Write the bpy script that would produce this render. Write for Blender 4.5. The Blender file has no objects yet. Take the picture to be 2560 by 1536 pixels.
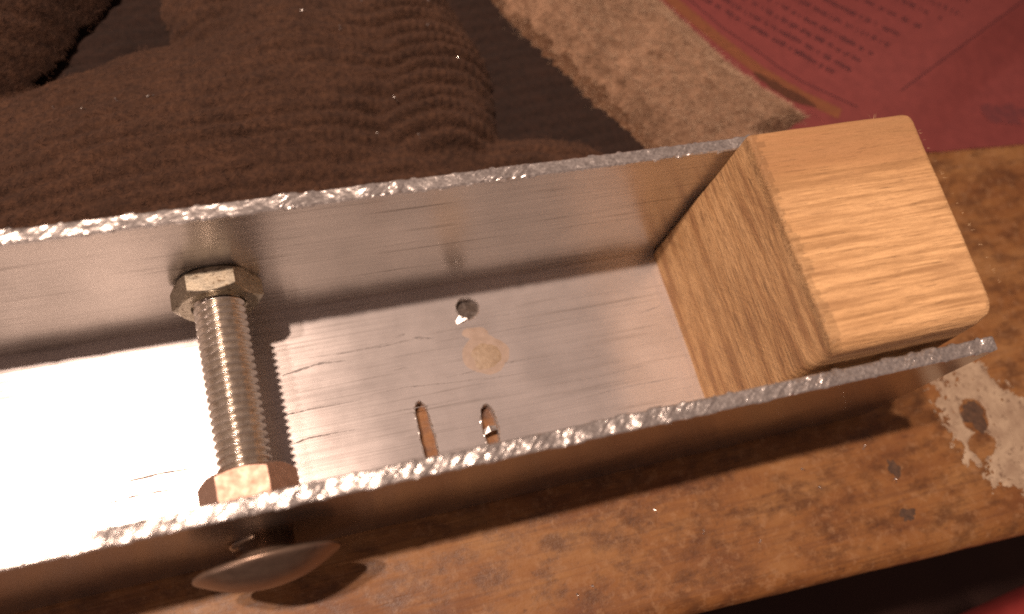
import bpy, bmesh, math, random
import numpy as np
from mathutils import Matrix, Vector, geometry

random.seed(7)
rng = np.random.default_rng(11)
C = bpy.context.scene.collection
MM = 0.001

# ------------------------------------------------------------------ camera
cam_d = bpy.data.cameras.new("camera")
cam = bpy.data.objects.new("camera", cam_d)
C.objects.link(cam)
cam_d.sensor_width = 36.0
cam_d.lens = 1933.367 / 2560 * 36.0
cam_d.clip_start = 0.005
cam_d.clip_end = 20.0
_R = [[0.9566745, -0.2453668, 0.1567451],
      [-0.16484753, -0.90020915, -0.40304936],
      [0.2399983, 0.359748, -0.90165525]]
_m = Matrix.Identity(4)
for i in range(3):
    _m[i][0] = _R[0][i]
    _m[i][1] = -_R[1][i]
    _m[i][2] = -_R[2][i]
_m.translation = Vector((-68.315, -21.134, 135.713)) * MM
cam.matrix_world = _m
cam_d.dof.use_dof = True
cam_d.dof.focus_distance = 0.129
cam_d.dof.aperture_fstop = 11.0
bpy.context.scene.camera = cam

# ------------------------------------------------------------------ world, lamp, exposure
world = bpy.data.worlds.new("World")
bpy.context.scene.world = world
world.use_nodes = True
bg = world.node_tree.nodes["Background"]
bg.inputs[0].default_value = (1.0, 0.62, 0.52, 1)
bg.inputs[1].default_value = 0.13


def spot_lamp(name, loc, target, radius, power, color, angle):
    d = bpy.data.lights.new(name, 'SPOT')
    d.shadow_soft_size = radius
    d.energy = power
    d.color = color
    d.spot_size = math.radians(angle)
    d.spot_blend = 1.0
    o = bpy.data.objects.new(name, d)
    o.location = Vector(loc) * MM
    o.rotation_euler = (Vector(target) - Vector(loc)).to_track_quat('-Z', 'Y').to_euler()
    C.objects.link(o)
    return o


# desk lamp a metre above on the left, and a weak fill added near left
spot_lamp("ceiling_lamp", (-300, 150, 1300), (-60, 20, 0), 0.024, 36.0, (1.0, 0.71, 0.55), 30)
spot_lamp("desk_lamp", (-400, 118, 1000), (-110, 15, 0), 0.018, 26.0, (1.0, 0.74, 0.60), 36)
spot_lamp("added_fill", (-720, -640, 330), (-190, -5, 15), 0.12, 6.0, (1.0, 0.72, 0.62), 34)  # unseen fill added to brighten the outer wall at left

sc = bpy.context.scene
sc.view_settings.view_transform = 'Standard'
sc.view_settings.look = 'None'
sc.view_settings.exposure = 0.2
sc.view_settings.gamma = 1.0
sc.view_settings.use_curve_mapping = False
sc.render.engine = 'CYCLES'
sc.cycles.use_denoising = False
sc.cycles.filter_width = 1.9
sc.cycles.blur_glossy = 1.0
sc.cycles.sample_clamp_indirect = 4.0


# ------------------------------------------------------------------ numpy noise
def _hash(ix, iy, seed):
    h = (ix * 374761393 + iy * 668265263 + seed * 974634777) & 0xFFFFFFFF
    h = ((h ^ (h >> 13)) * 1274126177) & 0xFFFFFFFF
    h = h ^ (h >> 16)
    return (h & 0xFFFF) / 65535.0


def vnoise(x, y, seed=0):
    x = np.asarray(x, float)
    y = np.asarray(y, float)
    ix = np.floor(x).astype(np.int64)
    iy = np.floor(y).astype(np.int64)
    fx = x - ix
    fy = y - iy
    fx = fx * fx * (3 - 2 * fx)
    fy = fy * fy * (3 - 2 * fy)
    a = _hash(ix, iy, seed)
    b = _hash(ix + 1, iy, seed)
    c = _hash(ix, iy + 1, seed)
    d = _hash(ix + 1, iy + 1, seed)
    return (a + (b - a) * fx) * (1 - fy) + (c + (d - c) * fx) * fy


def fbm(x, y, seed=0, octv=4):
    s = 0
    a = 0.5
    for k in range(octv):
        s = s + a * (vnoise(np.asarray(x) * 2 ** k, np.asarray(y) * 2 ** k, seed + 17 * k) - 0.5)
        a *= 0.5
    return s


def smooth(a, b, x):
    t = np.clip((np.asarray(x, float) - a) / (b - a), 0, 1)
    return t * t * (3 - 2 * t)


# ------------------------------------------------------------------ object helpers
def mesh(name, verts, faces, mat, parent=None, smooth_=False):
    me = bpy.data.meshes.new(name)
    v = np.asarray(verts, float) * MM
    me.from_pydata(v.tolist(), [], faces)
    me.update()
    if smooth_:
        me.polygons.foreach_set("use_smooth", [True] * len(me.polygons))
    me.materials.append(mat)
    o = bpy.data.objects.new(name, me)
    C.objects.link(o)
    if parent is not None:
        o.parent = parent
        o.matrix_parent_inverse = Matrix.Translation(-parent.location)
    return o


def centres(o):
    n = len(o.data.polygons)
    c = np.empty(n * 3)
    o.data.polygons.foreach_get("center", c)
    d = np.empty(n * 3)
    o.data.polygons.foreach_get("normal", d)
    return c.reshape(-1, 3) / MM, d.reshape(-1, 3)


def set_slot(o, mask):
    o.data.polygons.foreach_set("material_index", np.asarray(mask, np.int32))


def bm_obj(name, bm, mat, parent=None, smooth_=False):
    bmesh.ops.recalc_face_normals(bm, faces=bm.faces)
    bm.verts.index_update()
    v = [tuple(x.co) for x in bm.verts]
    f = [[x.index for x in fc.verts] for fc in bm.faces]
    bm.free()
    return mesh(name, v, f, mat, parent, smooth_)


def thing(name, label, cat, loc, group=None):
    o = bpy.data.objects.new(name, None)
    C.objects.link(o)
    o.location = Vector(loc) * MM
    o.empty_display_size = 0.005
    tag(o, label, cat, group)
    return o


def tag(o, label, cat, group=None):
    o["label"] = label
    o["category"] = cat
    if group:
        o["group"] = group


def grid_mesh(name, X, Y, Z, mat, parent=None, smooth_=True, keep=None):
    n, m = X.shape
    V = np.stack([X, Y, Z], -1).reshape(-1, 3)
    idx = np.arange(n * m).reshape(n, m)
    q = np.stack([idx[:-1, :-1], idx[1:, :-1], idx[1:, 1:], idx[:-1, 1:]], -1).reshape(-1, 4)
    if keep is not None:
        k = (keep[:-1, :-1] & keep[1:, :-1] & keep[1:, 1:] & keep[:-1, 1:]).reshape(-1)
        q = q[k]
        used = np.unique(q)
        remap = np.full(n * m, -1)
        remap[used] = np.arange(len(used))
        V = V[used]
        q = remap[q]
    return mesh(name, V, q.tolist(), mat, parent, smooth_)


def box(bm, x0, x1, y0, y1, z0, z1):
    vs = [bm.verts.new(p) for p in ((x0, y0, z0), (x1, y0, z0), (x1, y1, z0), (x0, y1, z0),
                                    (x0, y0, z1), (x1, y0, z1), (x1, y1, z1), (x0, y1, z1))]
    for f in ((3, 2, 1, 0), (4, 5, 6, 7), (0, 1, 5, 4), (1, 2, 6, 5), (2, 3, 7, 6), (3, 0, 4, 7)):
        bm.faces.new([vs[i] for i in f])
    return vs


# ------------------------------------------------------------------ material helpers
class M:
    def __init__(self, name):
        self.mat = bpy.data.materials.new(name)
        self.mat.use_nodes = True
        self.t = self.mat.node_tree
        self.b = self.t.nodes["Principled BSDF"]
        tc = self.t.nodes.new("ShaderNodeTexCoord")
        s = self.t.nodes.new("ShaderNodeVectorMath")
        s.operation = 'SCALE'
        s.inputs[3].default_value = 1000.0
        self.t.links.new(tc.outputs["Object"], s.inputs[0])
        self.co = s.outputs[0]

    def link(self, v, sock):
        if isinstance(v, bpy.types.NodeSocket):
            self.t.links.new(v, sock)
        else:
            sock.default_value = v

    def set(self, **kw):
        for k, v in kw.items():
            self.link(v, self.b.inputs[k.replace("_", " ").title().replace("Ior", "IOR")])
        return self

    def inp(self, name, v):
        self.link(v, self.b.inputs[name])

    def noise(self, scale, detail=4, rough=0.55, off=(0, 0, 0), rot=0.0, dist=0.0):
        mp = self.t.nodes.new("ShaderNodeMapping")
        mp.vector_type = 'POINT'
        if rot:
            r = self.t.nodes.new("ShaderNodeMapping")
            r.inputs["Rotation"].default_value = (0, 0, rot)
            self.t.links.new(self.co, r.inputs["Vector"])
            self.t.links.new(r.outputs[0], mp.inputs["Vector"])
        else:
            self.t.links.new(self.co, mp.inputs["Vector"])
        mp.inputs["Location"].default_value = off
        mp.inputs["Scale"].default_value = scale if isinstance(scale, tuple) else (scale,) * 3
        n = self.t.nodes.new("ShaderNodeTexNoise")
        n.inputs["Scale"].default_value = 1.0
        n.inputs["Detail"].default_value = detail
        n.inputs["Roughness"].default_value = rough
        n.inputs["Distortion"].default_value = dist
        self.t.links.new(mp.outputs[0], n.inputs["Vector"])
        return n.outputs["Fac"]

    def ramp(self, fac, stops):
        r = self.t.nodes.new("ShaderNodeValToRGB")
        els = r.color_ramp.elements
        while len(els) < len(stops):
            els.new(0.5)
        for e, (p, c) in zip(els, stops):
            e.position = p
            e.color = (c if isinstance(c, tuple) else (c, c, c)) + (1,)
        self.t.links.new(fac, r.inputs[0])
        return r.outputs[0]

    def mix(self, fac, a, b, mode='MIX'):
        x = self.t.nodes.new("ShaderNodeMix")
        x.data_type = 'RGBA'
        x.blend_type = mode
        self.link(fac, x.inputs[0])
        for v, i in ((a, 6), (b, 7)):
            self.link(v + (1,) if isinstance(v, tuple) else v, x.inputs[i])
        return x.outputs[2]

    def math(self, op, a, b=0.0, c=None):
        x = self.t.nodes.new("ShaderNodeMath")
        x.operation = op
        self.link(a, x.inputs[0])
        self.link(b, x.inputs[1])
        if c is not None:
            self.link(c, x.inputs[2])
        return x.outputs[0]

    def bump(self, h, dist_mm, strength=1.0):
        b = self.t.nodes.new("ShaderNodeBump")
        b.inputs["Strength"].default_value = strength
        b.inputs["Distance"].default_value = dist_mm * MM
        self.t.links.new(h, b.inputs["Height"])
        self.t.links.new(b.outputs[0], self.b.inputs["Normal"])
        return self

    def tangent(self, v):
        c = self.t.nodes.new("ShaderNodeCombineXYZ")
        for i in range(3):
            c.inputs[i].default_value = v[i]
        self.t.links.new(c.outputs[0], self.b.inputs["Tangent"])


def mat_brushed(name, tan, axis_scale, col, rough, aniso, streak, dark, metal=0.62):
    """extruded aluminium: drawing lines along X, dull clouds, dark scratches"""
    m = M(name)
    fine = m.noise(axis_scale(0.02, 7.0), 3, 0.6)
    broad = m.noise(axis_scale(0.03, 1.1), 4, 0.6, (5, 3, 1))
    cloud = m.noise(0.075, 4, 0.6, (2, 8, 3))
    c0 = m.mix(m.ramp(cloud, [(0.35, 0.0), (0.65, 1.0)]), tuple(x * 0.84 for x in col), col)
    c1 = m.mix(m.math('MULTIPLY', m.ramp(fine, [(0.33, 1.0), (0.5, 0.0)]), streak), c0, tuple(x * 0.45 for x in col))
    c2 = m.mix(m.math('MULTIPLY', m.ramp(broad, [(0.30, 1.0), (0.42, 0.0)]), dark), c1, (0.16, 0.14, 0.12))
    m.inp("Base Color", c2)
    m.inp("Metallic", metal)
    r = m.math('ADD', m.math('MULTIPLY', m.math('SUBTRACT', fine, 0.5), 0.14),
               m.math('ADD', rough, m.math('MULTIPLY', m.math('SUBTRACT', cloud, 0.5), 0.12)))
    m.inp("Roughness", r)
    m.inp("Anisotropic", aniso)
    m.tangent(tan)
    m.bump(m.math('ADD', fine, m.math('MULTIPLY', broad, 0.6)), 0.02, 0.35)
    return m.mat


sx = lambda a, b: (a, b, b)
ALU = (0.76, 0.72, 0.71)
mat_floor = mat_brushed("brushed_aluminium_floor", (0, 1, 0), sx, ALU, 0.262, 0.66, 0.26, 0.40, 0.62)
mat_wall_out = mat_brushed("darker_aluminium_outside", (0, 0, 1), sx, (0.40, 0.35, 0.32), 0.22, 0.2, 0.3, 0.3, 0.92)  # outer and end faces get a darker colour than the inside
mat_wall = mat_brushed("brushed_aluminium_wall", (0, 0, 1), sx, (0.76, 0.71, 0.66), 0.27, 0.45, 0.6, 0.7, 0.84)

m = M("sawn_aluminium")
n = m.noise(2.2, 4, 0.6)
m.inp("Base Color", m.ramp(n, [(0.3, (0.42, 0.40, 0.39)), (0.65, (0.78, 0.75, 0.72))]))
m.set(metallic=0.8, roughness=0.30)
mat_sawn = m.mat

m = M("zinc_plated_thread")
n = m.noise(0.9, 4, 0.6)
m.inp("Base Color", m.ramp(n, [(0.3, (0.58, 0.52, 0.45)), (0.7, (0.78, 0.73, 0.66))]))
m.set(metallic=0.85)
m.inp("Roughness", m.math('ADD', 0.08, m.math('MULTIPLY', n, 0.22)))
mat_thread = m.mat

m = M("yellow_zinc_nut")
n = m.noise(0.8, 5, 0.65)
n2 = m.noise((1.2, 2.6, 1.0), 5, 0.7, (3, 1, 7))
m.inp("Base Color", m.mix(m.ramp(n2, [(0.36, 1.0), (0.46, 0.0)]),
                          m.ramp(n, [(0.3, (0.32, 0.28, 0.21)), (0.7, (0.56, 0.52, 0.42))]), (0.16, 0.12, 0.08)))
m.set(metallic=1.0)
m.inp("Roughness", m.ramp(n, [(0.3, 0.44), (0.7, 0.24)]))
m.bump(m.math('ADD', n, n2), 0.06, 0.3)
mat_nut_yellow = m.mat

m = M("copper_tinted_nut")
n = m.noise(0.7, 5, 0.65)
m.inp("Base Color", m.ramp(n, [(0.3, (0.44, 0.29, 0.22)), (0.7, (0.60, 0.43, 0.34))]))
m.set(metallic=1.0)
m.inp("Roughness", m.ramp(n, [(0.3, 0.62), (0.7, 0.5)]))
m.bump(n, 0.05, 0.3)
mat_nut_copper = m.mat

m = M("polished_steel_head")
n = m.noise(0.5, 4, 0.6)
m.inp("Base Color", m.ramp(n, [(0.3, (0.27, 0.19, 0.145)), (0.7, (0.38, 0.28, 0.21))]))
m.set(metallic=0.75)
m.inp("Roughness", m.math('ADD', 0.28, m.math('MULTIPLY', n, 0.16)))
mat_head = m.mat

m = M("dried_glue")
n = m.noise(0.9, 5, 0.65)
m.inp("Base Color", m.ramp(n, [(0.3, (0.27, 0.20, 0.135)), (0.7, (0.40, 0.315, 0.225))]))
m.set(roughness=0.5)
m.bump(n, 0.25, 0.7)
mat_glue = m.mat
m = M("glue_halo")
n = m.noise(0.7, 5, 0.6)
m.inp("Base Color", m.ramp(n, [(0.3, (0.31, 0.24, 0.19)), (0.7, (0.40, 0.32, 0.265))]))
m.set(roughness=0.55)
mat_halo = m.mat
m = M("dark_scratch")
n = m.noise(1.5, 3, 0.6)
m.inp("Base Color", m.ramp(n, [(0.3, (0.16, 0.15, 0.15)), (0.7, (0.34, 0.31, 0.30))]))
m.set(roughness=0.6, metallic=0.4)
mat_scratch = m.mat


# pine block: top grain along X, end face bands along Y
def pine(name, k=1.0, rings=True):
    m = M(name)
    lam = m.noise((0.012, 0.05, 0.42), 3, 0.5, (2, 0, 3.75))       # growth layers stacked in Z
    lam2 = m.noise((0.02, 0.03, 0.75), 4, 0.6, (7, 1, 0.62))
    end = k < 1.0 and rings
    fib = m.noise((0.10, 0.35, 1.3) if end else (0.10, 2.6, 2.2), 4, 0.65, (1, 2, 3))
    pore = m.noise((0.3, 0.16, 2.0) if end else (0.22, 3.4, 3.0), 3, 0.6, (9, 4, 1))
    blot = m.noise((0.07, 0.22, 0.3), 5, 0.65, (4, 4, 4))
    c = m.ramp(lam, [(0.36, (0.42, 0.23, 0.105)), (0.46, (0.61, 0.37, 0.172)), (0.62, (0.72, 0.46, 0.228))])
    if rings:
        c = m.mix(m.math('MULTIPLY', m.ramp(lam2, [(0.30, 1.0), (0.42, 0.0)]), 0.55), c, (0.24, 0.13, 0.06))
    c = m.mix(m.math('MULTIPLY', m.ramp(fib, [(0.36, 1.0), (0.56, 0.0)]), 0.35 if end else 0.6), c, (0.36, 0.20, 0.085))
    strk = m.noise((0.035, 0.85, 0.8), 4, 0.6, (6, 6, 2))
    if not end:
        c = m.mix(m.math('MULTIPLY', m.ramp(strk, [(0.38, 1.0), (0.52, 0.0)]), 0.8), c, (0.36, 0.205, 0.09))
    c = m.mix(m.math('MULTIPLY', m.ramp(pore, [(0.31, 1.0), (0.41, 0.0)]), 0.7), c, (0.20, 0.11, 0.05))
    c = m.mix(m.math('MULTIPLY', m.ramp(blot, [(0.34, 1.0), (0.52, 0.0)]), 0.45), c, (0.40, 0.23, 0.11))
    m.inp("Base Color", m.mix(1.0, c, (k, k * 0.99, k * 0.98), 'MULTIPLY'))
    m.set(roughness=0.72)
    m.bump(m.math('ADD', fib, m.math('MULTIPLY', pore, 0.7)), 0.34, 0.8)
    return m.mat


mat_pine = pine("pine_end_block", 1.18, False)
mat_torn = pine("pine_torn_arris", 0.92, False)
mat_endgrain = pine("pine_end_grain", 0.98)

# workbench
m = M("worn_varnished_bench")
a = m.noise((0.035, 0.09, 0.09), 5, 0.62, (1, 1, 0))
b_ = m.noise((0.16, 0.30, 0.3), 6, 0.68, (4, 2, 0))
g = m.noise((0.04, 1.3, 1.3), 4, 0.6, (0, 5, 0))
s = m.noise(0.55, 6, 0.72, (8, 3, 0))
c = m.ramp(a, [(0.34, (0.150, 0.054, 0.015)), (0.5, (0.235, 0.100, 0.028)), (0.66, (0.30, 0.150, 0.052))])
c = m.mix(m.math('MULTIPLY', m.ramp(b_, [(0.36, 1.0), (0.54, 0.0)]), 0.66), c, (0.070, 0.030, 0.015))
c = m.mix(m.math('MULTIPLY', m.ramp(g, [(0.34, 1.0), (0.5, 0.0)]), 0.35), c, (0.09, 0.035, 0.016))
c = m.mix(m.math('MULTIPLY', m.ramp(s, [(0.52, 0.0), (0.66, 1.0)]), 0.5), c, (0.33, 0.185, 0.09))
c = m.mix(m.math('MULTIPLY', m.ramp(s, [(0.30, 1.0), (0.40, 0.0)]), 0.5), c, (0.045, 0.022, 0.014))
m.inp("Base Color", c)
m.inp("Roughness", m.ramp(b_, [(0.35, 0.42), (0.6, 0.62)]))
m.bump(m.math('ADD', m.math('ADD', g, s), b_), 0.22, 0.5)
mat_bench = m.mat

m = M("chipped_white_paint")
n = m.noise(0.7, 6, 0.7)
n2 = m.noise(0.22, 5, 0.6, (3, 3, 3))
c = m.ramp(n2, [(0.35, (0.30, 0.215, 0.145)), (0.65, (0.46, 0.36, 0.25))])
m.inp("Base Color", m.mix(m.ramp(n, [(0.33, 1.0), (0.45, 0.0)]), c, (0.13, 0.075, 0.045)))
m.set(roughness=0.7)
m.bump(n, 0.2, 0.6)
mat_paint = m.mat

m = M("dark_floor")
n = m.noise(0.02, 4, 0.6)
m.inp("Base Color", m.ramp(n, [(0.3, (0.034, 0.013, 0.009)), (0.7, (0.050, 0.020, 0.013))]))
m.set(roughness=0.8)
mat_dark = m.mat


def cloth(name, c0, c1, scale, bumpd):
    m = M(name)
    n = m.noise(scale, 6, 0.72)
    w = m.noise(scale * 0.12, 4, 0.6, (6, 2, 1))
    c = m.ramp(n, [(0.32, c0), (0.66, c1)])
    c = m.mix(m.math('MULTIPLY', m.ramp(w, [(0.38, 1.0), (0.6, 0.0)]), 0.35), c, tuple(x * 0.55 for x in c0))
    m.inp("Base Color", c)
    m.set(roughness=0.95)
    m.inp("Sheen Weight", 0.12)
    m.inp("Sheen Roughness", 0.5)
    m.inp("Sheen Tint", (c1[0], c1[1], c1[2], 1))
    m.bump(n, bumpd, 0.8)
    return m.mat


mat_knit = cloth("brown_wool", (0.029, 0.0122, 0.0066), (0.104, 0.049, 0.0255), 0.9, 0.6)
mat_felt_shade = cloth("brown_felt_shade", (0.085, 0.040, 0.020), (0.19, 0.10, 0.052), 0.5, 0.8)  # browner felt for the left edge, shade put into the colour
mat_gap_shade = cloth("gap_shade", (0.013, 0.0055, 0.0035), (0.036, 0.0155, 0.009), 0.9, 0.6)  # near-black colour stands in for shade between the folds
mat_felt = cloth("beige_felt", (0.125, 0.065, 0.035), (0.41, 0.25, 0.155), 0.42, 0.9)
m = M("brown_wool_fibre")
m.set(base_color=(0.085, 0.038, 0.02, 1), roughness=0.8)
mat_fibre = m.mat
m = M("gap_shade_fibre")  # fibres on the added dark sheet in the gaps
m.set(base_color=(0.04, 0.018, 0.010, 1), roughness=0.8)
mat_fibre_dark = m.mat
m = M("pale_thread")
m.set(base_color=(0.42, 0.30, 0.15, 1), roughness=0.7)
mat_thread_pale = m.mat
m = M("beige_felt_fibre")
m.set(base_color=(0.42, 0.29, 0.19, 1), roughness=0.8)
mat_fibre2 = m.mat
m = M("pine_fibre")
m.set(base_color=(0.62, 0.44, 0.25, 1), roughness=0.8)
mat_fibre3 = m.mat

m = M("pink_red_paper")
n = m.noise(0.35, 5, 0.6)
w = m.noise(0.03, 4, 0.6, (3, 1, 1))
c = m.ramp(n, [(0.3, (0.165, 0.035, 0.034)), (0.7, (0.22, 0.048, 0.044))])
m.inp("Base Color", m.mix(m.math('MULTIPLY', m.ramp(w, [(0.4, 1.0), (0.62, 0.0)]), 0.35), c, (0.15, 0.028, 0.026)))
m.set(roughness=0.6)
m.bump(n, 0.06, 0.5)
mat_paper = m.mat
m = M("dark_ink")
n = m.noise(1.2, 4, 0.6)
m.inp("Base Color", m.ramp(n, [(0.3, (0.040, 0.010, 0.014)), (0.7, (0.085, 0.017, 0.022))]))
m.set(roughness=0.6)
mat_ink = m.mat
m = M("orange_brown_print")
n = m.noise(0.6, 5, 0.6)
m.inp("Base Color", m.ramp(n, [(0.3, (0.15, 0.050, 0.020)), (0.7, (0.22, 0.075, 0.030))]))
m.set(roughness=0.6)
mat_strip = m.mat
m = M("felt_edge_shadow")  # shadow tone painted beside the felt edge
n = m.noise(0.9, 5, 0.6)
m.inp("Base Color", m.ramp(n, [(0.3, (0.055, 0.018, 0.008)), (0.7, (0.10, 0.032, 0.014))]))
m.set(roughness=0.6)
mat_felt_shadow = m.mat
m = M("red_plastic")
n = m.noise(0.2, 4, 0.6)
m.inp("Base Color", m.ramp(n, [(0.3, (0.24, 0.030, 0.030)), (0.7, (0.32, 0.045, 0.040))]))
m.set(roughness=0.5)
mat_red = m.mat
m = M("bright_aluminium_filing")
m.set(base_color=(0.9, 0.86, 0.8, 1), metallic=1.0, roughness=0.25)
mat_filing = m.mat

ZT = -2.20            # bench top
T = 2.17              # sheet thickness
W = 40.0              # inside width
H = 35.78             # height of the sawn edges above the inside floor
X0, X1 = -200.0, 32.6


# ================================================================== floor below and bench
fl = mesh("floor", [(-900, -900, -260), (900, -900, -260), (900, 900, -260), (-900, 900, -260)], [(0, 1, 2, 3)], mat_dark)
fl["kind"] = "structure"

bench = thing("wooden_workbench", "worn orange brown varnished wooden bench top under the aluminium channel", "workbench", (0, 0, ZT))


def bench_edge(x):
    return -29.4 - 0.0376 * x + 0.35 * float(fbm(x * 0.09, 3.3, 5, 3))


xs = np.concatenate([np.linspace(-330, -40, 30), np.linspace(-39, 110, 220), np.linspace(113, 330, 30)])
prof = []     # (inset from the lip, z) round the lip then across the top
for k in range(9):
    a_ = math.pi / 2 * k / 8
    prof.append((4.2 * (1 - math.sin(a_)), ZT - 4.2 * (1 - math.cos(a_)) * 0.8))
prof = prof[::-1]
cols = [(0.0, ZT - 24.0)] + [(i_, z_) for i_, z_ in prof]
V = []
for x in xs:
    e = bench_edge(x)
    for i_, z_ in cols:
        V.append((x, e + i_, z_))
    V.append((x, 20.0, ZT))
    V.append((x, 300.0, ZT))
nc = len(cols) + 2
F = []
for i in range(len(xs) - 1):
    for j in range(nc - 1):
        F.append((i * nc + j, (i + 1) * nc + j, (i + 1) * nc + j + 1, i * nc + j + 1))
mesh("top_board", V, F, mat_bench, bench, True)

# chipped paint patch: flakes cut from a fine grid by a noise outline
gx, gy = np.meshgrid(np.arange(44, 84, 0.16), np.arange(-26, 8, 0.16), indexing='ij')
u_ = (gx - 60.5) * 0.93 + (gy + 9.5) * 0.40
v_ = -(gx - 60.5) * 0.40 + (gy + 9.5) * 0.93
d = np.sqrt((u_ / 11.0) ** 2 + (v_ / 14.2) ** 2)
nz = fbm(gx * 0.33, gy * 0.33, 3, 5)
nz2 = fbm(gx * 0.9, gy * 0.9, 8, 4)
val = 1.0 - d + nz * 0.85 + nz2 * 0.6 + 0.35 * fbm(gx * 2.2, gy * 2.2, 12, 3)
hole1 = np.sqrt(((gx - 57.4) / 3.3) ** 2 + ((gy + 7.2) / 3.6) ** 2)
hole2 = np.sqrt(((gx - 56.2) / 3.0) ** 2 + ((gy + 13.0) / 2.2) ** 2)
val = np.minimum(val, (hole1 - 1.0 + nz * 0.7) * 0.8)
val = np.minimum(val, (hole2 - 1.0 + nz * 0.9) * 0.8)
val = np.minimum(val, 0.50 + nz2 * 1.5)
keep = val > 0.0
zz = ZT + 0.02 + 0.16 * smooth(0.0, 0.12, val) + 0.10 * nz2
grid_mesh("paint_patch", gx, gy, zz, mat_paint, bench, True, keep)
# dark knot in the middle of the patch and two dents by it
for (cx, cy, rx, ry, s_) in ((57.6, -7.6, 2.7, 3.0, 1), (34.6, -13.4, 1.1, 1.8, 2), (33.4, -22.2, 1.7, 1.2, 3)):
    vs = [(cx, cy, ZT + 0.035)]
    for k in range(40):
        a_ = 2 * math.pi * k / 40
        r_ = 1 + 1.5 * float(fbm(math.cos(a_) * 1.9 + s_ * 9, math.sin(a_) * 1.9, s_, 4))
        vs.append((cx + rx * r_ * math.cos(a_), cy + ry * r_ * math.sin(a_), ZT + 0.012))
    fs = [(0, k + 1, (k + 1) % 40 + 1) for k in range(40)]
    m_ = bpy.data.materials.get("bench_knot")
    if m_ is None:
        q = M("bench_knot")
        nn = q.noise(0.9, 6, 0.7)
        q.inp("Base Color", q.ramp(nn, [(0.35, (0.050, 0.028, 0.018)), (0.65, (0.115, 0.062, 0.034))]))
        q.set(roughness=0.6)
        q.bump(nn, 0.2, 0.7)
        m_ = q.mat
    mesh("knot", vs, fs, m_, bench, True)

# red thing just in the corner, lower than the bench lip
bm = bmesh.new()
box(bm, 52, 160, -140, -46.4, -44, -22)
for v in bm.verts:
    if v.co.y > -60:
        v.co.y += (v.co.x - 58) * 0.09
bmesh.ops.bevel(bm, geom=[e for e in bm.edges], offset=7.0, segments=5, profile=0.5, affect='EDGES', clamp_overlap=True)
rb = bm_obj("storage_tin", bm, mat_red, None, True)
tag(rb, "smooth red object peeking in below the bench edge at bottom right", "tin")

# ================================================================== aluminium channel
ch = thing("aluminium_channel", "hand sawn aluminium channel with glittering rough edges holding a bolt and wood", "channel", (-60, 20, ZT))

# floor plate with a drilled hole and two sawn slots
holes = []
hc = (-40.9, 34.3)
pts = []
for k in range(36):
    a_ = 2 * math.pi * k / 36
    r_ = 2.15 * (1 + 0.05 * math.sin(3 * a_ + 1) + 0.03 * math.sin(7 * a_))
    pts.append((hc[0] + r_ * math.cos(a_), hc[1] + r_ * math.sin(a_)))
holes.append(pts)


def slot(xt, yt, xb, yb, w, seed):
    L, R_ = [], []
    for k in range(17):
        t = k / 16
        y = yt + (yb - yt) * t
        x = xt + (xb - xt) * t
        hw = w * (0.5 + 0.06 * math.sin(9 * t + seed) + 0.10 * (float(vnoise(t * 11, seed, seed)) - 0.5))
        if t < 0.12:
            hw *= math.sqrt(max(0.05, 1 - (1 - t / 0.12) ** 2))
        L.append((x - hw, y))
        R_.append((x + hw, y))
    return L + R_[::-1]


holes.append(slot(-53.7, 17.9, -53.25, 3.0, 2.3, 3))
holes.append(slot(-42.0, 14.9, -42.2, 3.0, 2.5, 5))
outer = [(X0, 0), (X1, 0), (X1, W), (X0, W)]
verts2, edges2 = [], []


def add_loop(lp):
    s0 = len(verts2)
    verts2.extend([Vector(p) for p in lp])
    for k in range(len(lp)):
        edges2.append((s0 + k, s0 + (k + 1) % len(lp)))


add_loop(outer)
for h in holes:
    add_loop(h)
vo, eo, fo, *_ = geometry.delaunay_2d_cdt(verts2, edges2, [], 0, 1e-5)


def inside(p, poly):
    c_ = False
    j = len(poly) - 1
    for i in range(len(poly)):
        if (poly[i][1] > p[1]) != (poly[j][1] > p[1]) and \
                p[0] < (poly[j][0] - poly[i][0]) * (p[1] - poly[i][1]) / (poly[j][1] - poly[i][1]) + poly[i][0]:
            c_ = not c_
        j = i
    return c_


tf = [f for f in fo if not any(inside(sum((vo[i] for i in f), Vector((0, 0))) / len(f), h) for h in holes)]
n_ = len(vo)
V = [(v.x, v.y, 0.0) for v in vo] + [(v.x, v.y, -T) for v in vo]
F = [tuple(f) for f in tf] + [tuple(n_ + i for i in reversed(f)) for f in tf]
ecount = {}
for f in tf:
    for k in range(len(f)):
        e = (f[k], f[(k + 1) % len(f)])
        ecount[tuple(sorted(e))] = ecount.get(tuple(sorted(e)), []) + [e]
for k_, es in ecount.items():
    if len(es) == 1:
        a, b = es[0]
        F.append((b, a, n_ + a, n_ + b))
mesh("channel_floor", V, F, mat_floor, ch)

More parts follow.
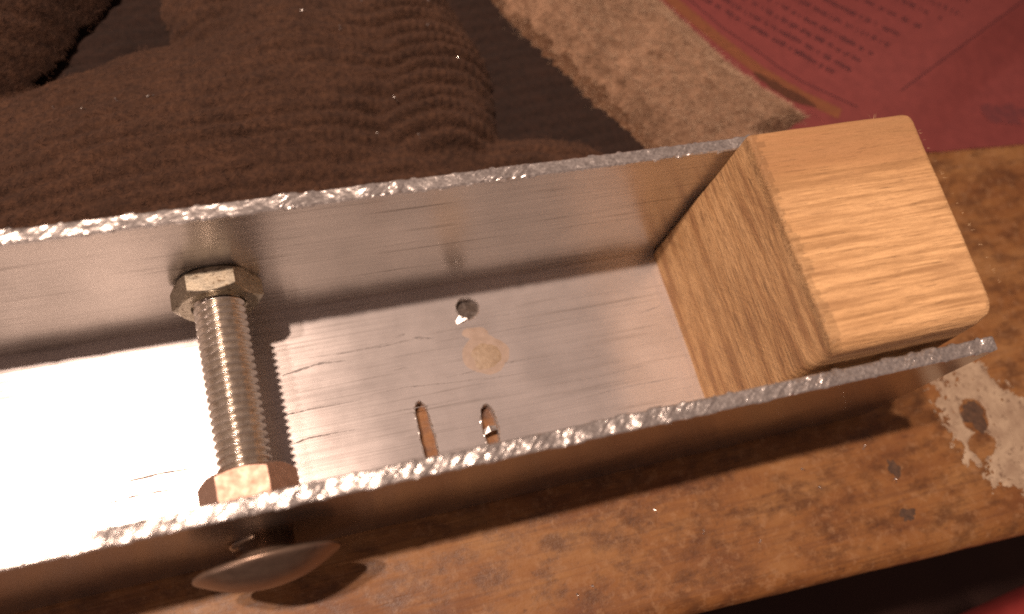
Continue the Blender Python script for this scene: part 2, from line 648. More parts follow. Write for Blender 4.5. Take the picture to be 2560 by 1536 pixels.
# ragged burrs round the hole and slots
for hi, h in enumerate(holes):
    V, F = [], []
    N = len(h)
    ce = np.mean(np.array(h), 0)
    M_ = N * 3
    for k in range(M_):
        t = k / 3
        i = int(t) % N
        j = (i + 1) % N
        fr = t - int(t)
        px_ = h[i][0] * (1 - fr) + h[j][0] * fr
        py_ = h[i][1] * (1 - fr) + h[j][1] * fr
        nx, ny = h[j][1] - h[i][1], -(h[j][0] - h[i][0])
        l = math.hypot(nx, ny) + 1e-6
        nx, ny = nx / l, ny / l
        if inside((px_ + nx * 0.05, py_ + ny * 0.05), h):
            nx, ny = -nx, -ny
        ro = random.uniform(0.12, 0.42)
        hh = random.uniform(0.02, 0.30)
        V += [(px_ - nx * 0.06, py_ - ny * 0.06, -0.25), (px_ + nx * ro * 0.35, py_ + ny * ro * 0.35, hh), (px_ + nx * ro, py_ + ny * ro, 0.004)]
    for k in range(M_):
        a, b = 3 * k, 3 * ((k + 1) % M_)
        F += [(a, b, b + 1, a + 1), (a + 1, b + 1, b + 2, a + 2)]
    mesh("burr", V, F, mat_sawn, ch)
gv = [(hc[0], hc[1], -1.35)] + [(hc[0] + 2.3 * math.cos(2 * math.pi * k / 24), hc[1] + 2.3 * math.sin(2 * math.pi * k / 24), -1.6 + 0.25 * random.random()) for k in range(24)]
q = M("hole_dark")
nn = q.noise(1.2, 5, 0.6)
q.inp("Base Color", q.ramp(nn, [(0.35, (0.045, 0.032, 0.026)), (0.65, (0.10, 0.078, 0.062))]))
q.set(roughness=0.55)
q.bump(nn, 0.3, 0.6)
mesh("added_dark_disc", gv, [(0, k + 1, (k + 1) % 24 + 1) for k in range(24)], q.mat, ch)  # dark disc added to darken the through hole
# lifted flap of metal beside the hole, chip bridging the right slot
fv = [(-43.6, 32.0, 0.02), (-42.9, 32.9, 0.3), (-42.2, 32.5, 0.55), (-41.4, 32.05, 0.35), (-42.3, 31.5, 0.05), (-43.4, 31.4, 0.02)]
mesh("burr", fv + [(x, y, z + 0.12) for x, y, z in fv],
     [(5, 4, 3, 2, 1, 0), (6, 7, 8, 9, 10, 11)] + [(k, (k + 1) % 6, 6 + (k + 1) % 6, 6 + k) for k in range(6)], mat_sawn, ch)
fv = [(-43.3, 10.4, -0.2), (-42.4, 10.9, 0.15), (-41.0, 10.7, 0.0), (-40.9, 9.9, -0.1), (-42.2, 9.8, 0.25), (-43.3, 9.5, -0.1)]
mesh("burr", fv + [(x, y, z + 0.15) for x, y, z in fv],
     [(5, 4, 3, 2, 1, 0), (6, 7, 8, 9, 10, 11)] + [(k, (k + 1) % 6, 6 + (k + 1) % 6, 6 + k) for k in range(6)], mat_sawn, ch)

ZW = 35.2
for nm, (ya, yb) in (("far", (W, W + T)), ("near", (-T, 0.0))):
    bm = bmesh.new()
    box(bm, X0, X1, ya, yb, -T, ZW)
    yo = W + T if nm == "far" else -T
    es = [e for e in bm.edges if all(abs(v.co.y - yo) < 1e-4 and abs(v.co.z + T) < 1e-4 for v in e.verts)]
    bmesh.ops.bevel(bm, geom=es, offset=0.8, segments=4, profile=0.5, affect='EDGES')
    sw = bm_obj("side_wall", bm, mat_wall, ch)
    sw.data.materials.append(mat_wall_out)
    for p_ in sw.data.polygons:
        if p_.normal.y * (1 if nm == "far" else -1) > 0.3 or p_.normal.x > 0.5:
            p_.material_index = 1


def sawn_edge(ya, yb, seed, ang):
    xs = np.arange(-128, X1 + 0.02, 0.115)
    nu = 22
    tt = np.linspace(0, 1, nu)
    X, Tt = np.meshgrid(xs, tt, indexing='ij')
    jx = (rng.random(X.shape) - 0.5) * 0.07
    edge = 0.10 * fbm(X * 0.8, X * 0 + seed, seed, 4) * 2
    lo = ya - 0.03 - np.abs(edge) * 0.6 - 0.18 * smooth(0.62, 0.9, vnoise(X * 0.7, X * 0 + 2, seed + 4))
    hi = yb + 0.03 + np.abs(0.12 * fbm(X * 0.7, X * 0 + 9, seed + 9, 4) * 2) + 0.26 * smooth(0.65, 0.9, vnoise(X * 0.8, X * 0 + 5, seed + 5))
    Y = lo + (hi - lo) * Tt
    ca, sa = math.cos(ang), math.sin(ang)
    U = X * ca + Y * sa
    Vv = -X * sa + Y * ca
    amp = 0.35 + 1.0 * smooth(0.30, 0.72, vnoise(X * 0.16, X * 0 + 6, seed + 7)) * (0.6 + 0.8 * vnoise(X * 0.5, Y * 0.5, seed + 8))
    strokes = amp * vnoise(U * 0.45, Vv * 2.0, seed + 1) * 0.25 + amp * vnoise(U * 1.0, Vv * 3.6, seed + 2) * 0.08
    lumps = fbm(X * 0.5, Y * 0.7, seed + 3, 3) * 0.30
    wave = 0.22 * fbm(X * 0.05, X * 0 + 4, seed + 6, 2)
    Z = H - 0.22 + strokes + lumps + wave + (rng.random(X.shape) - 0.5) * 0.012
    rim = np.minimum(smooth(0, 0.10, Tt), smooth(0, 0.10, 1 - Tt))
    Z = Z - (1 - rim) * 0.16
    # skirts down both sides
    X = np.concatenate([X[:, :1], X + jx, X[:, -1:]], 1)
    Y = np.concatenate([Y[:, :1], Y, Y[:, -1:]], 1)
    Z = np.concatenate([np.full((len(xs), 1), ZW - 0.1), Z, np.full((len(xs), 1), ZW - 0.1)], 1)
    Y[:, 0] = np.minimum(Y[:, 0], ya - 0.004)
    Y[:, -1] = np.maximum(Y[:, -1], yb + 0.004)
    grid_mesh("sawn_edge", X, Y, Z, mat_sawn, ch, False)


sawn_edge(W, W + T, 21, math.radians(38))
sawn_edge(-T, 0.0, 44, math.radians(40))

# dark scratches on the channel floor
SCR = [
    ([(-66.3, 29.59), (-62.21, 29.83), (-58.15, 29.64), (-53.93, 29.94), (-52.0, 29.9)], 0.42),
    ([(-52.4, 30.3), (-50.8, 30.0), (-48.4, 29.4)], 0.7),
    ([(-55.5, 31.0), (-53.5, 31.3)], 0.5),
    ([(-76.43, 27.51), (-73.4, 28.0), (-69.65, 28.54), (-64.97, 28.18)], 0.62),
    ([(-71.46, 29.89), (-62.24, 29.7), (-55.93, 30.2)], 0.28),
    ([(-79.38, 19.83), (-76.13, 20.19), (-72.86, 20.38), (-63.87, 20.3)], 0.34),
    ([(-47.89, 21.42), (-42.19, 21.61), (-36.9, 22.06), (-31.34, 22.02), (-17.36, 21.31)], 0.36),
    ([(-62.88, 16.94), (-57.83, 17.0), (-51.64, 16.84), (-44.99, 16.91)], 0.26),
    ([(-63.79, 20.76), (-55.68, 21.1), (-47.57, 20.33), (-39.23, 19.68), (-30.6, 19.3)], 0.24),
    ([(-7.53, 27.12), (-5.17, 27.31), (-1.91, 27.98)], 0.25),
    ([(-76.89, 14.71), (-73.61, 15.36), (-64.76, 15.2)], 0.4),
    ([(-44.03, 29.82), (-42.37, 30.75), (-39.54, 30.37)], 0.22),
    ([(-44.03, 29.82), (-41.94, 27.59)], 0.2),
    ([(-30.0, 16.2), (-20.0, 15.9), (-9.0, 16.3)], 0.3),
    ([(-25.0, 12.4), (-14.0, 12.9), (-3.0, 12.6)], 0.3),
    ([(-37.0, 31.6), (-28.0, 31.4)], 0.22),
    ([(-57.0, 24.6), (-54.5, 24.9)], 0.3),
    ([(-106, 14.0), (-98, 14.4), (-92, 14.1)], 0.6),
    ([(-104, 16.6), (-97, 16.3)], 0.4),
    ([(-109, 11.0), (-101, 11.6), (-94, 11.2)], 0.5),
]
for pl, w in SCR:
    P = []
    for i in range(len(pl) - 1):
        for k in range(6):
            t = k / 6
            P.append((pl[i][0] * (1 - t) + pl[i + 1][0] * t, pl[i][1] * (1 - t) + pl[i + 1][1] * t))
    P.append(pl[-1])
    V, F = [], []
    n = len(P)
    for k, (x, y) in enumerate(P):
        t = k / (n - 1)
        hw = w * 0.30 * (math.sin(math.pi * min(1, max(0.03, t))) ** 0.6) * (0.45 + 1.1 * random.random())
        y += random.uniform(-.04, .04)
        V += [(x, y - hw, 0.006), (x, y, 0.012), (x, y + hw, 0.006)]
        if k:
            a = 3 * k
            F += [(a - 3, a, a + 1, a - 2), (a - 2, a + 1, a + 2, a - 1)]
    mesh("scratch", V, F, mat_scratch, ch)


def blob(name, cx, cy, rx, ry, h, mat, seed, rot=0.0):
    V = [(cx, cy, h)]
    F = []
    R_, A_ = 9, 44
    for r in range(1, R_ + 1):
        for k in range(A_):
            a_ = 2 * math.pi * k / A_
            s_ = 1 + 0.5 * float(fbm(math.cos(a_) * 1.3 + seed * 3, math.sin(a_) * 1.3, seed, 3))
            rr = r / R_ * s_
            x = rx * rr * math.cos(a_)
            y = ry * rr * math.sin(a_)
            xx = cx + x * math.cos(rot) - y * math.sin(rot)
            yy = cy + x * math.sin(rot) + y * math.cos(rot)
            z = 0.005 + h * (1 - (r / R_) ** 3) + 0.25 * h * float(fbm(xx * 1.2, yy * 1.2, seed, 3)) * (1 - (r / R_) ** 4)
            V.append((xx, yy, max(z, 0.005)))
    for k in range(A_):
        F.append((0, 1 + k, 1 + (k + 1) % A_))
    for r in range(R_ - 1):
        for k in range(A_):
            a = 1 + r * A_ + k
            b = 1 + r * A_ + (k + 1) % A_
            F.append((a, a + A_, b + A_, b))
    return mesh(name, V, F, mat, ch, True)


blob("glue_halo", -39.6, 24.7, 4.5, 4.1, 0.05, mat_halo, 4)
blob("glue_spot", -39.5, 24.2, 3.0, 2.5, 0.22, mat_glue, 7, 0.2)
blob("glue_spot", -40.6, 29.0, 2.4, 1.3, 0.05, mat_halo, 9, -0.1)

# ================================================================== bolt and nuts
ZB = 15.4
AX0 = -82.35          # axis x at y = 0
SK = -0.0352          # slight skew of the bolt in the channel


def bolt_pt(x, y, z):
    """bolt frame (axis along y, origin on the axis at the near inside face) to world"""
    return (AX0 + SK * y + x, y - SK * x, ZB + z)


bolt = thing("domed_bolt", "long zinc threaded bolt spanning the channel, domed head outside the near wall", "bolt", (AX0, 0, ZB))
PITCH, RM, RN = 1.25, 4.0, 3.25
NA = 64
ys = np.arange(-3.2, 39.95, PITCH / 12)
th = np.linspace(0, 2 * math.pi, NA, endpoint=False)
Yg, Tg = np.meshgrid(ys, th, indexing='ij')
ph = (Yg / PITCH + Tg / (2 * math.pi)) % 1.0
tri = 1 - np.abs(2 * ph - 1)
rad = RN + (RM - RN) * np.clip((tri - 0.08) / 0.80, 0, 1)
Vx = rad * np.cos(Tg)
Vz = rad * np.sin(Tg)
wx, wy, wz = bolt_pt(Vx, Yg, Vz)
V = np.stack([wx, wy, wz], -1).reshape(-1, 3)
idx = np.arange(len(ys) * NA).reshape(len(ys), NA)
nx_ = np.roll(idx, -1, 1)
F = np.stack([idx[:-1], nx_[:-1], nx_[1:], idx[1:]], -1).reshape(-1, 4).tolist()
F.append(tuple(idx[0][::-1].tolist()))
F.append(tuple(idx[-1].tolist()))
sh = mesh("threaded_shank", V, F, mat_thread, bolt, True)

# domed head: lathe round the axis, outward = -y
prof = [(0.01, -9.1), (1.2, -9.08), (2.2, -9.02), (3.6, -8.82), (5.2, -8.45), (6.8, -7.9), (8.3, -7.2), (9.4, -6.62), (9.95, -6.36),
        (10.2, -6.15), (10.3, -5.9), (10.2, -5.65), (9.9, -5.5), (9.0, -5.3), (4.4, -5.2), (4.2, -5.0), (4.1, -2.2), (3.0, -2.2)]
A_ = 96
V, F = [], []
for r, y in prof:
    for k in range(A_):
        a_ = 2 * math.pi * k / A_
        V.append(bolt_pt(r * math.cos(a_) + 1.0, y, r * math.sin(a_)))
for i in range(len(prof) - 1):
    for k in range(A_):
        a, b = i * A_ + k, i * A_ + (k + 1) % A_
        F.append((a, b, b + A_, a + A_))
hd = mesh("domed_head", V, F, mat_head, bolt, True)


def hex_nut(name, y0, y1, mat, label, spin, af=12.4):
    t = thing(name, label, "nut", bolt_pt(0, (y0 + y1) / 2, 0), "hex nuts on the bolt")
    R_ = af / 2 / math.cos(math.pi / 6)
    NS = 72
    V, F = [], []
    rows = []
    ri = 3.8

    def hexr(a_):
        b = (a_ - spin + math.pi / 6) % (math.pi / 3) - math.pi / 6
        return af / 2 / math.cos(b)
    for k in range(NS):
        a_ = 2 * math.pi * k / NS
        hr = hexr(a_)
        fl_ = af / 2 - 0.12
        drop = max(0.0, (hr - fl_)) * 0.62       # 30 degree chamfer cone
        ring = [(ri, y0 + 0.5), (ri + 0.5, y0 + 0.02), (fl_, y0), (hr - 0.10, y0 + drop), (hr, y0 + drop + 0.12),
                (hr, y1 - drop - 0.12), (hr - 0.10, y1 - drop), (fl_, y1), (ri + 0.5, y1 - 0.02), (ri, y1 - 0.5)]
        rows.append(len(ring))
        for r, y in ring:
            V.append(bolt_pt(r * math.cos(a_), y, r * math.sin(a_)))
    m_ = rows[0]
    for k in range(NS):
        for j in range(m_ - 1):
            a = k * m_ + j
            b = ((k + 1) % NS) * m_ + j
            F.append((a, b, b + 1, a + 1))
    o = mesh("nut_body", V, F, mat, t)
    return t


SPIN = math.pi / 2     # one flat straight up
hex_nut("hex_nut", 35.6, 39.9, mat_nut_yellow, "scuffed yellow zinc hex nut on the bolt end touching the far wall", SPIN)
hex_nut("hex_nut", 1.2, 7.6, mat_nut_copper, "copper tinted hex nut on the bolt against the near wall", SPIN)

# ================================================================== wooden block
wood = thing("wooden_block", "pale pine block with rounded corners plugging the right end of the channel", "block", (16, 20, 0))
bm = bmesh.new()
cor = [(0.2, 0.7, 0.03), (30.6, 0.9, 0.03), (32.8, 39.4, 0.03), (0.1, 39.6, 0.03),
       (0.5, 1.2, 42.0), (29.5, 1.5, 42.0), (33.0, 38.8, 42.0), (1.3, 38.6, 42.0)]
vs = [bm.verts.new(p) for p in cor]
for f in ((3, 2, 1, 0), (4, 5, 6, 7), (0, 1, 5, 4), (1, 2, 6, 5), (2, 3, 7, 6), (3, 0, 4, 7)):
    bm.faces.new([vs[i] for i in f])


def find(i, j):
    for e in bm.edges:
        if set(e.verts) == {vs[i], vs[j]}:
            return e


w_l = bm.edges.layers.float.new('bevel_weight_edge')
allv = list(bm.edges)
wt = {(1, 5): 1.0, (2, 6): 1.0, (0, 4): 0.5, (3, 7): 0.22, (4, 5): 0.85, (5, 6): 0.4, (6, 7): 0.22, (7, 4): 0.2}
from itertools import chain
mod_edges = []
for (i, j), w in wt.items():
    find(i, j)[w_l] = w
bm.verts.index_update()
me = bpy.data.meshes.new("wood_body")
bm.to_mesh(me)
bm.free()
tmp = bpy.data.objects.new("tmp", me)
C.objects.link(tmp)
mod = tmp.modifiers.new("b", 'BEVEL')
mod.limit_method = 'WEIGHT'
mod.width = 3.2
mod.segments = 5
mod2 = tmp.modifiers.new("s", 'SUBSURF')
mod2.subdivision_type = 'SIMPLE'
mod2.levels = 6
dg = bpy.context.evaluated_depsgraph_get()
ev = tmp.evaluated_get(dg)
me2 = ev.to_mesh()
n = len(me2.vertices)
co = np.empty(n * 3)
me2.vertices.foreach_get("co", co)
co = co.reshape(-1, 3)
nr = np.empty(n * 3)
me2.vertices.foreach_get("normal", nr)
nr = nr.reshape(-1, 3)
Fw = [tuple(p.vertices) for p in me2.polygons]
ev.to_mesh_clear()
bpy.data.objects.remove(tmp)
# hand-sawn unevenness; the top left arris is torn out in little bites
dsp = 0.35 * fbm(co[:, 0] * 0.09 + co[:, 2] * 0.05, co[:, 1] * 0.09, 31, 3) \
    + 0.10 * fbm(co[:, 0] * 0.3, co[:, 1] * 2.2 + co[:, 2] * 2.0, 32, 3)
edge_d = np.abs(co[:, 2] - 42.0) + np.abs(co[:, 0] - (0.75 + (co[:, 1] - 1.75) * 0.0275))
bite = 0.15 * smooth(2.8, 0.4, edge_d) * (0.15 + 0.55 * np.clip(vnoise(co[:, 1] * 1.1, co[:, 1] * 0 + 3, 33) - 0.42, 0, 1))
co2 = co + nr * (dsp - bite)[:, None]
wb = mesh("wood_body", co2, Fw, mat_pine, wood, False)
wb.data.materials.append(mat_endgrain)
wb.data.materials.append(mat_torn)
pc, pn = centres(wb)
tear = 0.75 + (pc[:, 1] - 1.75) * 0.0275 + 1.1 + 3.2 * fbm(pc[:, 1] * 1.1, pc[:, 0] * 0.15, 36, 4) + 0.9 * fbm(pc[:, 1] * 0.12, pc[:, 1] * 0 + 1.0, 37, 2)
ends = (pn[:, 0] < -0.62) | (pn[:, 0] > 0.8)
set_slot(wb, np.where((pc[:, 0] < tear) & (pc[:, 2] > 40.2), 2, np.where(ends, 1, 0)))

# torn fibres on the sawn arris and the back edge
V, F = [], []


def fibre(p, d, l, w):
    d = Vector(d).normalized()
    s_ = d.cross(Vector((random.uniform(-1, 1), random.uniform(-1, 1), random.uniform(-1, 1)))).normalized() * w
    b = len(V)
    P = Vector(p)
    mid = P + d * l * 0.55 + Vector((random.uniform(-.15, .15), random.uniform(-.15, .15), random.uniform(-.1, .15))) * l
    tip = P + d * l + Vector((random.uniform(-.3, .3), random.uniform(-.3, .3), random.uniform(-.2, .2))) * l * 0.5
    V.extend([tuple(P - s_), tuple(P + s_), tuple(mid - s_ * .7), tuple(mid + s_ * .7), tuple(tip)])
    F.extend([(b, b + 1, b + 3, b + 2), (b + 2, b + 3, b + 4)])


for k in range(260):
    y = random.uniform(2.5, 37.5)
    x = 0.75 + (y - 1.75) * 0.0275
    fibre((x + random.uniform(-.1, .6), y, 41.85 + random.uniform(-.25, .05)), (random.uniform(-1, .2), random.uniform(-.6, .6), random.uniform(-.2, .4)),
          random.uniform(.3, .9), .035)
for k in range(40):
    fibre((32.9, random.uniform(6, 36), 41.3), (1, random.uniform(-.5, .5), .1), random.uniform(.3, .9), .03)
for (x, y) in ((24.6, 38.5), (25.6, 38.6), (25.1, 38.5), (3.0, 38.1), (2.4, 38.0)):
    for q in range(1):
        fibre((x + q * .15, y, 41.9), (random.uniform(-.5, .5), 1.0, .4), random.uniform(0.8, 1.5), .035)
o = mesh("torn_fibre", V, F, mat_fibre3, wood)
o["kind"] = "stuff"

# ================================================================== brown knitted cloth
knit = thing("brown_cloth", "dark brown ribbed wool cloth bunched in folds behind the channel", "cloth", (-70, 90, ZT))
gx, gy = np.meshgrid(np.arange(-185, 30, 0.42), np.arange(43.2, 165, 0.42), indexing='ij')


def gap_x(y):       # right border of the knit cloth
    return 4.5 - (y - 66.0) * 0.52 - 8.0 * smooth(66, 44, y) * 0


ROLLS = [   # (ridge polyline, half width, height) of the folds
    ([(-160, 58), (-118, 67.0), (-90, 75.0), (-70, 85), (-62, 95)], 28.0, 12.0),
    ([(-45, 118), (-40.5, 102.4), (-36.0, 88.6), (-37.7, 78.0)], 14.0, 11.5),
    ([(-148, 92), (-128, 103), (-119, 111), (-111, 123.0), (-103, 135)], 14.5, 17.0),
    ([(-78, 112), (-62, 113), (-52, 120)], 14.0, 10.0),
    ([(-70, 64), (-50, 67), (-34, 66.6), (-22, 64.6), (-10.0, 62.6)], 8.0, 5.5),
    ([(-150, 47), (-60, 48), (-30, 50)], 7.0, 3.5),
]


def fold_h(x, y):
    xw = x + 5 * fbm(x * 0.06, y * 0.06, 57, 3)
    yw = y + 5 * fbm(x * 0.06, y * 0.06, 58, 3)
    h = 0.0 + 0 * x
    for pl, w, hh in ROLLS:
        best = np.full(x.shape, 1e9)
        for (ax, ay), (bx, by) in zip(pl[:-1], pl[1:]):
            dx, dy = bx - ax, by - ay
            t = np.clip(((xw - ax) * dx + (yw - ay) * dy) / (dx * dx + dy * dy), 0, 1)
            best = np.minimum(best, np.hypot(xw - ax - t * dx, yw - ay - t * dy))
        q = np.clip(1 - (best / w) ** 2, 0, 1)
        hv = hh * q ** 0.75
        h = np.log(np.exp(h * 1.2) + np.exp(hv * 1.2)) / 1.2
    return h + 1.8 * fbm(x * 0.05, y * 0.07, 51, 3) * smooth(1.5, 5, h)


s_ = gx + 115
y0 = 0.28 * s_ - 0.00232 * s_ ** 2
y0 = np.where(s_ > 100, 0.28 * 100 - 23.2 - 0.184 * (s_ - 100), y0)
warp = 2.6 * fbm(gx * 0.04, gy * 0.06, 52, 3) + 0.9 * fbm(gx * 0.2, gy * 0.25, 59, 3)
cuffw = smooth(20, 9, np.sqrt((gx + 37) ** 2 + ((gy - 90) * 0.7) ** 2))
ph = (gy - y0 + warp) / 3.5
rib = 2.0 * np.abs(np.sin(math.pi * ph)) ** 0.8 - 1.25
row = np.floor(ph)
stitch = np.cos(2 * math.pi * (gx / 1.7 + 7.3 * _hash(row.astype(np.int64), row.astype(np.int64) * 0, 3))) * np.abs(np.sin(math.pi * ph))
ribamp = (0.36 + 0.55 * smooth(0.3, 0.8, vnoise(gx * 0.10, gy * 0.2, 53))) * (0.62 + 0.75 * cuffw)
Z = ZT + fold_h(gx, gy) + ribamp * (rib + 0.32 * stitch * (0.4 + vnoise(gx * 0.4, gy * 0.4, 49)))
Z += 2.2 * fbm((gx * 0.97 + gy * 0.2) * 0.05, (gy * 0.97 - gx * 0.2) * 0.13, 50, 3) * smooth(3, 8, Z - ZT) + 1.0 * fbm(gx * 0.22, gy * 0.5, 54, 4) + 0.6 * fbm(gx * 0.9, gy * 1.3, 55, 3)
bx_ = gap_x(gy) + 2.0 * fbm(gy * 0.15, gy * 0 + 1, 56, 3)
dedge = bx_ - gx
fh = fold_h(gx, gy)
keep = (dedge > 2.0) & (fh > 2.6)
knit_z = Z
ob = grid_mesh("knitted_cloth", gx, gy, Z, mat_knit, knit, True, keep)


def fuzz(name, X, Y, Zg, msk, count, lmin, lmax, w, mat, parent, seed, lift=0.5):
    r = np.random.default_rng(seed)
    I, J = np.where(msk)
    k = r.integers(0, len(I), count)
    i, j = I[k], J[k]
    P = np.stack([X[i, j], Y[i, j], Zg[i, j]], -1) + np.stack([r.normal(0, .2, count), r.normal(0, .2, count), np.zeros(count)], -1)
    a = r.uniform(0, 2 * math.pi, count)
    l = r.uniform(lmin, lmax, count)
    up = r.uniform(0.05, lift, count)
    D = np.stack([np.cos(a), np.sin(a), up], -1) * l[:, None]
    S = np.stack([-np.sin(a), np.cos(a), np.zeros(count)], -1) * w
    mid = P + D * 0.5 + np.stack([np.zeros(count), np.zeros(count), l * 0.12], -1) + S * r.normal(0, 3, count)[:, None]
    tip = P + D
    V = np.concatenate([P - S, P + S, mid + S, mid - S, tip], 0)
    n = count
    b = np.arange(n)
    F = np.stack([b, b + n, b + 2 * n, b + 3 * n], -1).tolist() + np.stack([b + 3 * n, b + 2 * n, b + 4 * n], -1).tolist()
    o = mesh(name, V, F, mat, parent)
    o["kind"] = "stuff"
    return o


inview = keep & (gx > -140) & (gy < 140)
# dark sheet added in the gaps between the folds, its colour standing for shade
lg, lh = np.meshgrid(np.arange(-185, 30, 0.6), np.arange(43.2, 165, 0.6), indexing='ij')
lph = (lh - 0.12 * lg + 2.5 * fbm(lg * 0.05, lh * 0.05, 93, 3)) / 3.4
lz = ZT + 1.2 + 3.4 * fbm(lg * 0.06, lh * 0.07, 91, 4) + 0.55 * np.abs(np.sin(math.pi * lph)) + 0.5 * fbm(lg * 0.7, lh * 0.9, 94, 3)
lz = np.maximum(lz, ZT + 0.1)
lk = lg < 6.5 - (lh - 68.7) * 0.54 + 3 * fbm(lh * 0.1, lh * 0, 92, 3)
grid_mesh("gap_shade_sheet", lg, lh, lz, mat_gap_shade, knit, True, lk)
fuzz("gap_shade_fuzz", lg, lh, lz, lk & (lg > -140) & (lh < 140), 5000, 0.5, 1.4, 0.026, mat_fibre_dark, knit, 63, 0.4)
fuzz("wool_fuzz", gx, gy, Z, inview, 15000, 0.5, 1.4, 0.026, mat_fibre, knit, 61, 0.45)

# pale loose thread on the far fold
def tube(name, pts, r, mat, parent):
    V, F = [], []
    n = len(pts)
    for k, p in enumerate(pts):
        d = (Vector(pts[min(k + 1, n - 1)]) - Vector(pts[max(k - 1, 0)])).normalized()
        a = d.cross(Vector((0, 0, 1))).normalized()
        b = d.cross(a)
        for q in range(6):
            t = 2 * math.pi * q / 6
            V.append(tuple(Vector(p) + (a * math.cos(t) + b * math.sin(t)) * r))
        if k:
            for q in range(6):
                i0, i1 = (k - 1) * 6 + q, (k - 1) * 6 + (q + 1) % 6
                F.append((i0, i1, i1 + 6, i0 + 6))
    return mesh(name, V, F, mat, parent, True)


tp = []
for k in range(12):
    x = -126 + k * 0.78
    y = 101.8 - (x + 119) * 0.165 + 0.25 * math.sin(k * 0.9)
    i, j = int(round((x + 185) / 0.42)), int(round((y - 43.2) / 0.42))
    tp.append((x, y, float(knit_z[i, j]) + 0.45))
tube("loose_thread", tp, 0.22, mat_thread_pale, knit)

# ================================================================== beige felt
felt = thing("beige_felt", "thick fuzzy beige felt strip lying between brown cloth and pink paper", "felt", (18, 85, ZT))
gx, gy = np.meshgrid(np.arange(-45, 62, 0.40), np.arange(43.2, 165, 0.40), indexing='ij')
lx = 4.0 - (gy - 68.7) * 0.54 + 2.4 * fbm(gy * 0.12, gy * 0 + 2, 71, 4) + 0.9 * fbm(gy * 0.6, gx * 0.6, 72, 3)
rx = np.interp(gy, [40, 64, 66.5, 68.5, 74.4, 83.1, 94.5, 109.5, 165], [37, 41, 49, 53.5, 47.8, 40.3, 33.6, 25.7, -8.0]) + 1.0 * fbm(gy * 0.2, gy * 0 + 7, 73, 4)
h = 6.0 * smooth(-0.3, 11.0, gx - lx) ** 0.9 * smooth(-0.3, 14.0, rx - gx) ** 0.7
tex = 2.0 * fbm(gx * 0.16, gy * 0.16, 76, 3) + 1.7 * fbm(gx * 0.33, gy * 0.33, 74, 4) + 1.1 * fbm(gx * 0.9, gy * 0.9, 75, 4)
ridge = 0.7 * np.exp(-((gx - lx - 9.0 - 2.5 * fbm(gy * 0.2, gy * 0, 77, 3)) / 1.6) ** 2)
Zf = ZT + 0.1 + h + tex * smooth(0, 4, gx - lx) * smooth(0, 3, rx - gx) + ridge * smooth(0, 3, rx - gx)
keepf = (gx > lx - 0.4) & (gx < rx + 0.4)
fs_ = grid_mesh("felt_sheet", gx, gy, Zf, mat_felt, felt, True, keepf)
fs_.data.materials.append(mat_felt_shade)
pc, pn = centres(fs_)
e_ = pc[:, 0] - (4.0 - (pc[:, 1] - 68.7) * 0.54)
set_slot(fs_, e_ < 4.0 + 6.0 * fbm(pc[:, 1] * 0.25, pc[:, 0] * 0.25, 78, 4))  # left border painted browner to stand for penumbra
fuzz("felt_fuzz", gx, gy, Zf, keepf & (gy < 140), 14000, 0.5, 1.6, 0.04, mat_fibre2, felt, 62, 0.4)

# ================================================================== pink printed paper
paper = thing("printed_paper", "creased pink red printed leaflet with rows of small dark text", "leaflet", (85, 85, ZT))


def paper_z(x, y):
    # crease line from (78.5, 72.3) to (133, 97): sheet rises gently to it, then falls away
    cxn, cyn = 54.9, 24.5
    l = math.hypot(cxn, cyn)
    dd = ((x - 78.5) * -cyn + (y - 72.3) * cxn) / l      # >0 on the text side
    along = ((x - 78.5) * cxn + (y - 72.3) * cyn) / l
    hc = 1.2 + 5.0 * smooth(-20, 60, along)
    z1 = hc * smooth(48, 0, dd)
    z2 = hc - (-dd) * 0.46 * smooth(-20, 50, along) - 0.03 * (-dd)
    z = np.where(dd > 0, z1, z2)
    return np.maximum(z, 0.12 + 0.25 * fbm(x * 0.05, y * 0.05, 81, 2)) + 0.25 * fbm(x * 0.06, y * 0.06, 82, 3)


gx, gy = np.meshgrid(np.arange(-5, 190, 0.9), np.arange(52, 170, 0.9), indexing='ij')
pl_ = np.interp(gy, [50, 67.3, 74.4, 83.1, 94.5, 109.5, 170], [44.0, 40.0, 33.0, 27.0, 22.0, 15.0, -20.0])
pb_ = 54.9 - (gx - 80) * 0.055 + 0.5 * fbm(gx * 0.06, gx * 0, 83, 3)
GX = np.maximum(gx, pl_)
GY = np.maximum(gy, pb_)
kp = (gx > pl_ - 0.9) & (gy > pb_ - 0.9)
grid_mesh("paper_sheet", GX, GY, ZT + 0.05 + paper_z(GX, GY), mat_paper, paper, True, kp)


def decal(V, F, pts, width, dz=0.04):
    """flat printed line following the sheet"""
    n = len(pts)
    b = len(V)
    for k, (x, y) in enumerate(pts):
        x2, y2 = pts[min(k + 1, n - 1)]
        x1, y1 = pts[max(k - 1, 0)]
        tx, ty = x2 - x1, y2 - y1
        l = math.hypot(tx, ty) + 1e-9
        nx, ny = -ty / l, tx / l
        w = width(k / max(1, n - 1)) if callable(width) else width
        for s in (-1, 1):
            X_, Y_ = x + nx * w * s / 2, y + ny * w * s / 2
            V.append((X_, Y_, ZT + 0.05 + float(paper_z(np.array(X_), np.array(Y_))) + dz))
    for k in range(n - 1):
        F.append((b + 2 * k, b + 2 * k + 1, b + 2 * k + 3, b + 2 * k + 2))


